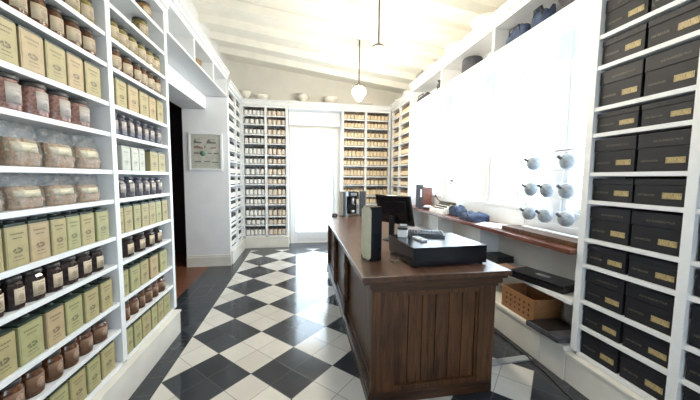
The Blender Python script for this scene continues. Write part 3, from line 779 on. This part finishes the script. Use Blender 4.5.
m = MB(); m.tube([(.03, -.06, .31), (.055, -.10, .25), (.06, -.12, .14)], .006); m.build('steam_wand', M['steel'], t)
m = MB(); m.box(-.05, .05, -.094, -.0902, .35, .395); m.build('front_plate', M['silver'], t)
m = MB()
for k in range(5):
    r = .045-.003*k
    m.tube([(.55+r*math.cos(a*PI/8), 4.74+r*math.sin(a*PI/8), .958+.009*k) for a in range(17)], .006)
tag(m.build('cable_coil', M['cable']), 'black cable coiled at the far end of the counter', 'cable')

# ------------------------------------------------------------------ things on the window bench
BT_ = 1.0605
t = thing('wooden_case', 'upright dark brown box with black front at the bench far end', 'box', (2.24, 5.02, BT_), R(-6))
m = MB(); m.box(-.04, .13, -.09, .10, 0, .38, .004); m.build('case', M['bench'], t)
m = MB(); m.box(-.115, -.042, -.10, .10, 0, .42, .004); m.build('front_box', M['charcoal'], t)
m = MB(); m.box(-.095, -.065, -.1035, -.1005, .20, .34); m.build('label', M['paper'], t)
m = MB(); m.lathe([(.055, 0), (.075, .006), (.115, .035), (.11, .036), (.06, .012), (0, .01)], 24)
d = m.build('dish', M['darkceramic']); d.location = (2.19, 4.72, BT_); tag(d, 'shallow dark dish in front of the upright brown box', 'dish')
m = MB(); m.lathe([(.0, .0), (.07, .0), (.078, .012), (.05, .03), (0, .038)], 20)
d = m.build('folded_cloth', M['paper']); d.location = (2.19, 4.72, BT_+.0365); tag(d, 'pale folded paper lying on the shallow dark dish', 'paper')

t = thing('cash_register', 'cream old-fashioned machine with upright back on the bench', 'cash register', (2.26, 4.22, BT_), R(-90))
m = MB(); m.prism([(-.17, 0), (.13, 0), (.13, .14), (.05, .14), (-.17, .05)], -.22, .22, Matrix(((0, 0, 1), (1, 0, 0), (0, 1, 0)))); m.build('body', M['ceramic'], t)
m = MB(); m.box(-.215, .215, .055, .085, .141, .30, .006); m.build('back_plate', M['whiteplastic'], t)
m = MB(); m.lathe([(.018, -.235), (.018, .235)], 14, (0, .03, .155), axis='x'); m.build('roller', M['darkmetal'], t)
for i in range(9):
    for j in range(3): m = MB(); m.lathe([(.010, .065+.028*j), (.010, .088+.028*j)], 10, (-.16+i*.04, -.12+j*.045, 0)); m.build('key', M['darkmetal'], t)
m = MB(); m.tube([(-.225, .03, .155), (-.27, .0, .19), (-.285, -.03, .24)], .009); m.lathe([(0, -.02), (.016, -.01), (.02, 0), (.016, .012), (0, .02)], 12, (-.285, -.035, .25)); m.build('lever', M['darkmetal'], t)

def cloth_lump(name, label, cat, mat, loc, rz, sx, sy, sz, seed, group=None, parts=None, sq=.55):
    rr = random.Random(seed); m = MB(); n, k = 9, 22; vs = []; fs = []
    ph = [rr.uniform(0, 6.3) for _ in range(8)]
    for i in range(n+1):
        q = i/n; z = sz*q
        s = (1-max(0, q-.55)**2*1.9) if i < n else .35
        for j in range(k):
            a = 2*PI*j/k; c, d = math.cos(a), math.sin(a)
            w = 1+.05*math.sin(3*a+ph[0]+5*q)+.04*math.sin(7*a+ph[1]-8*q)+rr.uniform(-.02, .02)
            x = sx/2*s*w*math.copysign(abs(c)**sq, c); y = sy/2*s*w*math.copysign(abs(d)**sq, d)
            vs.append((x, y, max(0, z*(1+.16*math.sin(2*a+ph[2])*q+.08*math.sin(5*a+ph[3])*q)) if i else 0))
    for i in range(n):
        for j in range(k): fs.append((i*k+j, i*k+(j+1) % k, (i+1)*k+(j+1) % k, (i+1)*k+j))
    fs.append(tuple(reversed(range(k)))); fs.append(tuple(range(n*k, n*k+k)))
    m.add(vs, fs, True)
    t = thing(name, label, cat, loc, rz, group)
    m.build('body', mat, t)
    m = MB()
    m.tube([(-sx*.25, -sy*.45, sz*.55), (-sx*.2, -sy*.5, sz*.95), (0, -sy*.28, sz*1.14), (sx*.2, -sy*.5, sz*.95), (sx*.25, -sy*.45, sz*.55)], .008)
    m.build('strap', parts or M['black'], t)
    return t
cloth_lump('camera_bag', 'dark blue boxy bag on the bench beside the cream machine', 'bag', M['navy'], (2.26, 3.86, BT_), R(-85), .24, .18, .13, 5, sq=.35)
cloth_lump('folded_bag', 'flattened dark blue bag on the bench next to loose papers', 'bag', M['navy'], (2.235, 3.43, BT_), R(-95), .42, .27, .10, 9)
for k, (x, y, z, rz, rx) in enumerate(((2.17, 3.00, .0005, .3, 0), (2.25, 2.90, .0035, -.2, 0), (2.24, 3.04, .0065, .6, 0))):
    m = MB(); m.box(-.10, .10, -.14, .14, 0, .0025)
    o = m.build('sheet', M['paper']); o.location = (x, y, BT_+z); o.rotation_euler = (rx, 0, rz)
    tag(o, ['white paper sheet lying flat on the bench by the folded bag', 'white paper sheet lying askew nearest the pot rack', 'white paper sheet turned crosswise beside the folded blue bag'][k], 'paper', 'white papers on the bench')

# rack of small grey pots
t = thing('pot_rack', 'white wire rack with brown tray base, standing in the window', 'rack', (2.25, 2.27, BT_), 0)
m = MB(); m.box(-.12, .12, -.38, .48, 0, .045, .004); m.build('tray_base', M['walnut'], t)
m = MB(); m.box(.03, .10, -.38, .38, .0455, .055, .003); m.build('base_board', M['paint'], t)
for y in (-.37, .37): m = MB(); m.tube([(.06, y, .05), (.06, y, .80)], .006); m.build('upright_rod', M['whiteplastic'], t)
SHZ = (.135, .375, .625)
for z in SHZ:
    m = MB()
    for x in (-.05, .03): m.tube([(x, -.37, z), (x, .37, z)], .0035)
    for y in (-.37, .37): m.tube([(-.05, y, z), (.06, y, z)], .0035)
    m.build('wire_shelf', M['whiteplastic'], t)
m = MB(); m.tube([(.06, -.37, .80), (.06, .05, .80)], .005); m.build('top_rail', M['darkmetal'], t)
def mk_pot():
    t = thing('small_pot', '', 'pot')
    m = MB(); m.lathe([(.0, 0), (.026, .002), (.050, .022), (.062, .055), (.060, .085), (.045, .115), (.020, .130), (.0, .132)], 22); m.build('pot_body', M['greyceramic'], t)
    m = MB(); m.tube([(-.03, -.03, .085), (-.050, -.046, .095), (-.064, -.056, .112)], .013, 10); m.build('spout', M['darkceramic'], t)
    return t
PP = Proto(mk_pot)
for r_, (zz, ys) in enumerate(((.625, (2.49, 2.125)), (.375, (2.505, 2.315, 2.115)), (.135, (2.51, 2.32, 2.105)))):
    for i, y in enumerate(ys):
        PP.place((2.24, y, BT_+zz+.0045), R(-60)+.1*i, (1, 1, 1), 'small grey spouted pot, %s from left, %s row of window rack' % (ORD[i+1], ('top', 'middle', 'bottom')[r_]), 'grey pots on the window rack')
m = MB(); m.box(-.0015, .0015, -.15, .15, 0, .05)
for k in range(1):
    t = thing('notice', 'small white notice with grey lettering stuck on the window', 'sign', (RX+.046, 4.62, 1.53))
    m = MB(); m.box(-.0015, .0015, -.2, .2, -.05, .06); m.build('notice_sheet', M['paper'], t)
    m = MB(); m.box(-.003, -.0016, -.17, .10, .02, .045); m.box(-.003, -.0016, -.12, .10, -.02, -.008); m.box(-.003, -.0016, -.19, -.175, .015, .04); m.build('lettering', M['greybar'], t)

# ------------------------------------------------------------------ below the bench
t = thing('black_case', 'small flat black case on the shelf under the bench', 'case', (2.275, 2.97, .6455), R(-88))
m = MB(); m.box(-.12, .12, -.11, .11, 0, .055, .008); m.build('case_body', M['black'], t)
m = MB(); m.box(-.118, .118, -.108, .108, .0555, .075, .006); m.build('case_lid', M['blacklid'], t)
m = MB(); m.box(-.08, .08, -.11, .11, 0, .022, .003)
o = m.build('wooden_board', M['tan']); o.location = (2.21, 2.69, .6455); o.rotation_euler = (0, 0, .2); tag(o, 'small tan board on the low shelf beside the black folder', 'board')
t = thing('folder', 'large black flat box lying skewed on the low shelf', 'box', (2.21, 2.27, .6455), R(14))
m = MB(); m.box(-.13, .13, -.25, .25, 0, .05, .006); m.build('tray', M['black'], t)
m = MB(); m.box(-.133, .133, -.253, .253, .0505, .066, .005); m.build('lid', M['drawer'], t)
m = MB(); m.box(-.02, .03, -.06, .06, .0662, .068); m.build('clasp', M['greybar'], t)
t = thing('crate', 'tan wooden crate with rows of round holes under the bench', 'crate', (2.23, 2.42, .2855), 0)
m = MB(); w, l, h = .15, .21, .215
m.box(-w, w, -l, l, 0, .012)
m.box(-w, w, -l, -l+.012, .012, h); m.box(-w, w, l-.012, l, .012, h); m.box(w-.012, w, -l+.012, l-.012, .012, h); m.box(-w, -w+.012, -l+.012, l-.012, .012, h)
m.build('crate_body', M['crate'], t)
for i in range(6):
    for j in range(3):
        m = MB(); m.lathe([(.0001, -w-.0012), (.0115, -w-.0012), (.0115, -w+.002)], 12, (0, -.15+i*.058, .055+j*.05), axis='x'); m.build('hole', M['cratedark'], t)
t = thing('laptop_bag', 'flat black bag jutting over the plinth under the bench', 'bag', (2.17, 2.04, .2865), R(4))
m = MB(); m.box(-.19, .16, -.16, .15, 0, .045, .015, Matrix.Rotation(R(3), 4, 'Y'), (0, 0, .0105)); m.build('bag_body', M['charcoal'], t)
m = MB(); m.box(-.17, .14, -.05, .13, .046, .052, .002, Matrix.Rotation(R(3), 4, 'Y'), (0, 0, .0105)); m.build('flap', M['black'], t)
m = MB(); m.tube([(2.035, 2.08, .29), (2.025, 2.075, .18), (2.03, 2.07, .07)], .004)
tag(m.build('white_cord', M['whiteplastic']), 'short white cord hanging from the flat black bag', 'cord')
m = MB(); m.prism([(1.53, 2.10), (2.02, 2.13), (2.02, 2.19), (1.53, 2.17)], .0005, .014)
tag(m.build('cable_cover', M['greybar']), 'grey floor strip crossing from the counter to the bench plinth', 'cable cover')
pts = [(1.90, 3.6, .008), (1.93, 3.1, .008), (1.99, 2.76, .008), (2.01, 2.5, .008), (2.005, 2.22, .009), (2.0, 2.16, .022), (1.995, 2.10, .009), (1.99, 1.95, .008), (1.95, 1.75, .008), (1.93, 1.5, .008), (1.95, 1.0, .008)]
m = MB(); m.tube(pts, .0075); tag(m.build('floor_cable', M['cable']), 'black cable running along the floor by the right plinth', 'cable')

# ------------------------------------------------------------------ high shelf contents
HS = 2.9855
def hbag(label, y, w, h, seed, mat='navy', d=.22): cloth_lump('handbag', label, 'bag', M[mat], (2.24, y, HS), R(-90), w, d, h, seed, 'dark bags on the high shelf')
hbag('crumpled navy bag with white marks, above the middle window', 2.72, .30, .15, 21)
hbag('upright navy rucksack on the high shelf beside the crumpled bag', 2.43, .19, .175, 22)
hbag('dark bag on the high shelf, nearest the right bookcase', 2.14, .24, .16, 23, 'charcoal')
m = MB(); m.lathe([(.13, 0), (.135, .01), (.13, .19), (.12, .21), (0, .215)], 24)
o = m.build('felt_basket', M['charcoal']); o.location = (2.27, 3.66, HS); tag(o, 'dark rounded felt tub alone in its high cubby', 'tub')
cloth_lump('handbag', 'flat charcoal bag at the far end of the high shelf', 'bag', M['charcoal'], (2.26, 5.05, HS), R(-90), .46, .24, .12, 31, 'dark bags on the high shelf')
m = MB(); m.lathe([(.04, 0), (.055, .03), (.055, .09), (.03, .13), (.03, .15), (.05, .17)], 16)
o = m.build('vase', M['charcoal']); o.location = (2.2, 4.42, HS); tag(o, 'small dark vase in the high shelf beside a divider', 'vase')
t = thing('wicker_basket', 'pale wicker basket in the high shelf over the passage', 'basket', (-1.43, 4.22, HS), R(90))
m = MB(); m.lathe([(.10, 0), (.125, .03), (.14, .13), (.135, .13), (.12, .03), (0, .02)], 24); m.build('basket_body', M['wicker'], t)
m = MB(); m.tube([(.135*math.cos(a*PI/12), 0, .12+.09*math.sin(a*PI/12)) for a in range(13)], .007); m.build('handle', M['wicker'], t)

# bowls and vessels standing on the bookcase tops
def bowl(r, h, foot=.3, flare=1.0):
    m = MB(); pr = [(r*foot, 0), (r*foot*1.02, h*.08), (r*foot*.85, h*.12)]
    for q in range(1, 9):
        u = q/8; pr.append((r*foot*.85+(r-r*foot*.85)*math.sin(u*PI/2)**flare, h*.12+h*.88*(1-math.cos(u*PI/2))**.8))
    pr.append((r*.97, h)); pr += [(r*.6, h*.45), (r*.2, h*.2), (0, h*.18)]
    m.lathe(pr, 30); return m
BC = 3.2705
SD = [('wide cream bowl on the back bookcase, left of the door', -.83, 6.75, .15, .12, BC, 1.6),
      ('cream bowl at the left back corner above the jars', -1.18, 6.70, .13, .17, BC, 1.2),
      ('shallow cream bowl above the right edge of the back door', .68, 6.75, .17, .15, BC, 1.4),
      ('flat white dish on the back bookcase behind the hanging globe', 1.50, 6.75, .17, .06, BC, 1.2)]
# a top board bridges the two back bookcases over the door
t = thing('door_canopy', 'white cornice bridging the two back bookcases above the door', 'cornice')
m = MB(); m.box(-.273, .923, FRONT_B+.005, BY-.005, 3.11, 3.16); m.box(-.273, .923, FRONT_B-.03, BY-.005, 3.16, 3.24, .004); m.box(-.273, .923, FRONT_B-.05, BY-.005, 3.24, 3.27, .006); m.build('cornice_board', M['paint'], t)
m = MB(); m.box(-.273, .923, 6.93, 6.97, 2.80, 3.11); m.build('header_panel', M['paint'], t)
for lab, x, y, r, h, z, fl in SD:
    o = bowl(r, h, flare=1/fl).build('bowl', M['ceramic']); o.location = (x, y, z); tag(o, lab, 'bowl', 'cream bowls on the bookcase tops')
t = thing('soup_tureen', 'round cream pot with lid above the left edge of back door', 'pot', (.05, 6.76, BC))
m = MB(); m.lathe([(.07, 0), (.05, .03), (.11, .09), (.135, .14), (.125, .17)], 26); m.build('pot_body', M['ceramic'], t)
m = MB(); m.lathe([(.13, .17), (.11, .195), (.03, .215), (.012, .22), (.018, .235), (0, .242)], 26); m.build('lid', M['ceramic'], t)
for sg in (-1, 1):
    m = MB(); m.tube([(sg*.115, 0, .14), (sg*.16, 0, .15), (sg*.16, 0, .115), (sg*.12, 0, .11)], .008); m.build('handle', M['ceramic'], t)
LT = 3.3805
for lab, y, r, h in (('large cream bowl on the high cornice, nearest of the row', 3.36, .19, .16), ('broad cream bowl on the high cornice, second nearest', 4.02, .19, .13)):
    o = bowl(r, h).build('bowl', M['ceramic']); o.location = (2.26, y, LT); tag(o, lab, 'bowl', 'cream bowls on the high cornice')
m = MB(); m.lathe([(.07, 0), (.12, .06), (.13, .12), (.09, .19), (.07, .20), (.08, .22)], 24)
o = m.build('ceramic_jar', M['ceramic']); o.location = (2.25, 4.80, LT); tag(o, 'rounded cream jar on the high cornice above the far window', 'jar')
t = thing('silver_teapot', 'tarnished silver teapot on the high cornice by far corner', 'teapot', (2.23, 5.22, LT), R(-70))
m = MB(); m.lathe([(.06, 0), (.045, .02), (.10, .07), (.11, .12), (.08, .16), (.03, .185), (.01, .20), (.015, .215), (0, .22)], 22); m.build('pot_body', M['silver'], t)
m = MB(); m.tube([(.09, 0, .08), (.15, 0, .11), (.18, 0, .17)], .013); m.build('spout', M['silver'], t)
m = MB(); m.tube([(-.09, 0, .15), (-.16, 0, .15), (-.17, 0, .09), (-.10, 0, .07)], .009); m.build('handle', M['silver'], t)
for lab, x, y, r, h in (('small cream bowl on the corner bookcase, right window wall', 2.24, 5.9, .12, .12), ('smallest cream bowl in the far right corner', 2.2, 6.45, .09, .10)):
    o = bowl(r, h).build('bowl', M['ceramic']); o.location = (x, y, 3.2805); tag(o, lab, 'bowl', 'cream bowls on the bookcase tops')
for lab, y, r, h in (('cream bowl on the high shelf over the passage, nearer one', 4.3, .15, .14), ('cream bowl on the high shelf over the passage, farther one', 4.95, .14, .12)):
    o = bowl(r, h).build('bowl', M['ceramic']); o.location = (-1.42, y, LT); tag(o, lab, 'bowl', 'cream bowls on the left high shelf')

# ------------------------------------------------------------------ framed picture
t = thing('picture_frame', 'white framed print hanging beside the dark passage', 'picture', (-1.617, 5.373, 2.02), 0)
w, h, e = .275, .325, .035
m = MB(); m.box(-w, -w+e, -.025, 0, -h, h, .003); m.box(w-e, w, -.025, 0, -h, h, .003); m.box(-w+e, w-e, -.025, 0, -h, -h+e, .003); m.box(-w+e, w-e, -.025, 0, h-e, h, .003)
m.build('frame', M['paint'], t)
M['print'] = plain('print_paper', (.50, .50, .44), .5, var=.12, vs=12)
M['ink'] = plain('print_ink', (.16, .17, .15), .6, var=.3, vs=60)
M['inkr'] = plain('print_ink_red', (.30, .18, .14), .6, var=.3, vs=60)
M['inkg'] = plain('print_ink_green', (.16, .30, .20), .6, var=.3, vs=60)
m = MB(); m.box(-w+e, w-e, -.010, -.002, -h+e, h-e); pr = m.build('print', M['print'], t)
def pm(name, mat, shapes):
    for s in shapes:
        m = MB()
        if not isinstance(s[0], tuple): m.box(s[0], s[1], -.0125, -.0102, s[2], s[3])
        else: m.prism([(p[0], p[1]) for p in s], .0102, .0125, Matrix(((1, 0, 0), (0, 0, -1), (0, 1, 0))))
        m.build(name, mat, pr)
pm('building_drawing', M['ink'], [((-.19, .14), (-.06, .14), (-.06, .165), (-.14, .17), (-.165, .215), (-.19, .165)), ((.02, .14), (.17, .14), (.17, .165), (.09, .17), (.05, .215), (.02, .165)), (-.18, -.08, .205, .212), (.06, .15, .205, .212)])
pm('town_drawing', M['inkr'], [((-.19, .055), (-.03, .045), (-.05, .07), (-.12, .10), (-.18, .095)), ((.05, .05), (.16, .055), (.18, .08), (.10, .075))])
pm('row_drawing', M['ink'], [(-.19, -.11, -.04, -.015), (.03, .10, -.035, -.02), (.13, .21, -.04, -.018), (-.18, -.07, -.18, -.163), (-.03, .07, -.175, -.16), (.10, .20, -.19, -.173), (-.02, .0, .06, .10)])
m = MB(); m.lathe([(.0001, -.0135), (.048, -.0135), (.048, -.0102)], 24, (-.045, 0, -.03), axis='y'); m.build('round_seal', M['inkg'], pr)

# ------------------------------------------------------------------ pendant lamps
LY = (4.76, 3.33, 1.90)
LLAB = ('farthest opal globe lamp hanging from a thin rod', 'second opal globe lamp from the back, hanging from the ceiling', 'opal globe lamp hanging above the near counter end', 'opal globe lamp hanging above the photographer')
def mk_lamp():
    t = thing('pendant_lamp', '', 'lamp', group='opal globe pendant lamps')
    zc = ceil_z(.93)-3.10
    m = MB(); m.tube([(0, 0, .03), (0, 0, zc-.01)], .010); m.build('rod', M['darkmetal'], t)
    m = MB(); m.lathe([(.055, zc-.03), (.05, zc-.015), (.012, zc-.001)], 20); m.build('ceiling_rose', M['darkmetal'], t)
    m = MB(); m.lathe([(.080, -.014), (.074, .0), (.045, .018), (.014, .028), (.012, .045)], 20); m.build('gallery_cap', M['darkmetal'], t)
    m = MB(); m.lathe([(.052, -.012), (.075, -.03), (.108, -.065), (.115, -.10), (.10, -.145), (.065, -.19), (.045, -.225), (.03, -.245), (0, -.252)][::-1], 28)
    g = m.build('opal_globe', M['globe'], t)
    return t
LP = Proto(mk_lamp); LX_ = {4.76: .945, 3.33: .885, 1.90: .83}
for y, lab in zip(LY, LLAB):
    LP.place((LX_[y], y, 3.10), 0, (1, 1, 1), lab, 'opal globe pendant lamps')
    l = bpy.data.lights.new('globe_bulb', 'POINT'); l.energy = LAMP_POWER*(.4 if y < 2 else 1); l.color = (1, .90, .72); l.shadow_soft_size = .07
    o = bpy.data.objects.new('globe_bulb', l); COL.objects.link(o); o.location = (LX_[y], y, 3.0)

# ------------------------------------------------------------------ pale paving outside
m = MB(); m.box(-12, 16, -14, 20, -.30, -.12)
struct('ground', m, plain('outdoor_paving', (.55, .54, .50), .8, vs=2))
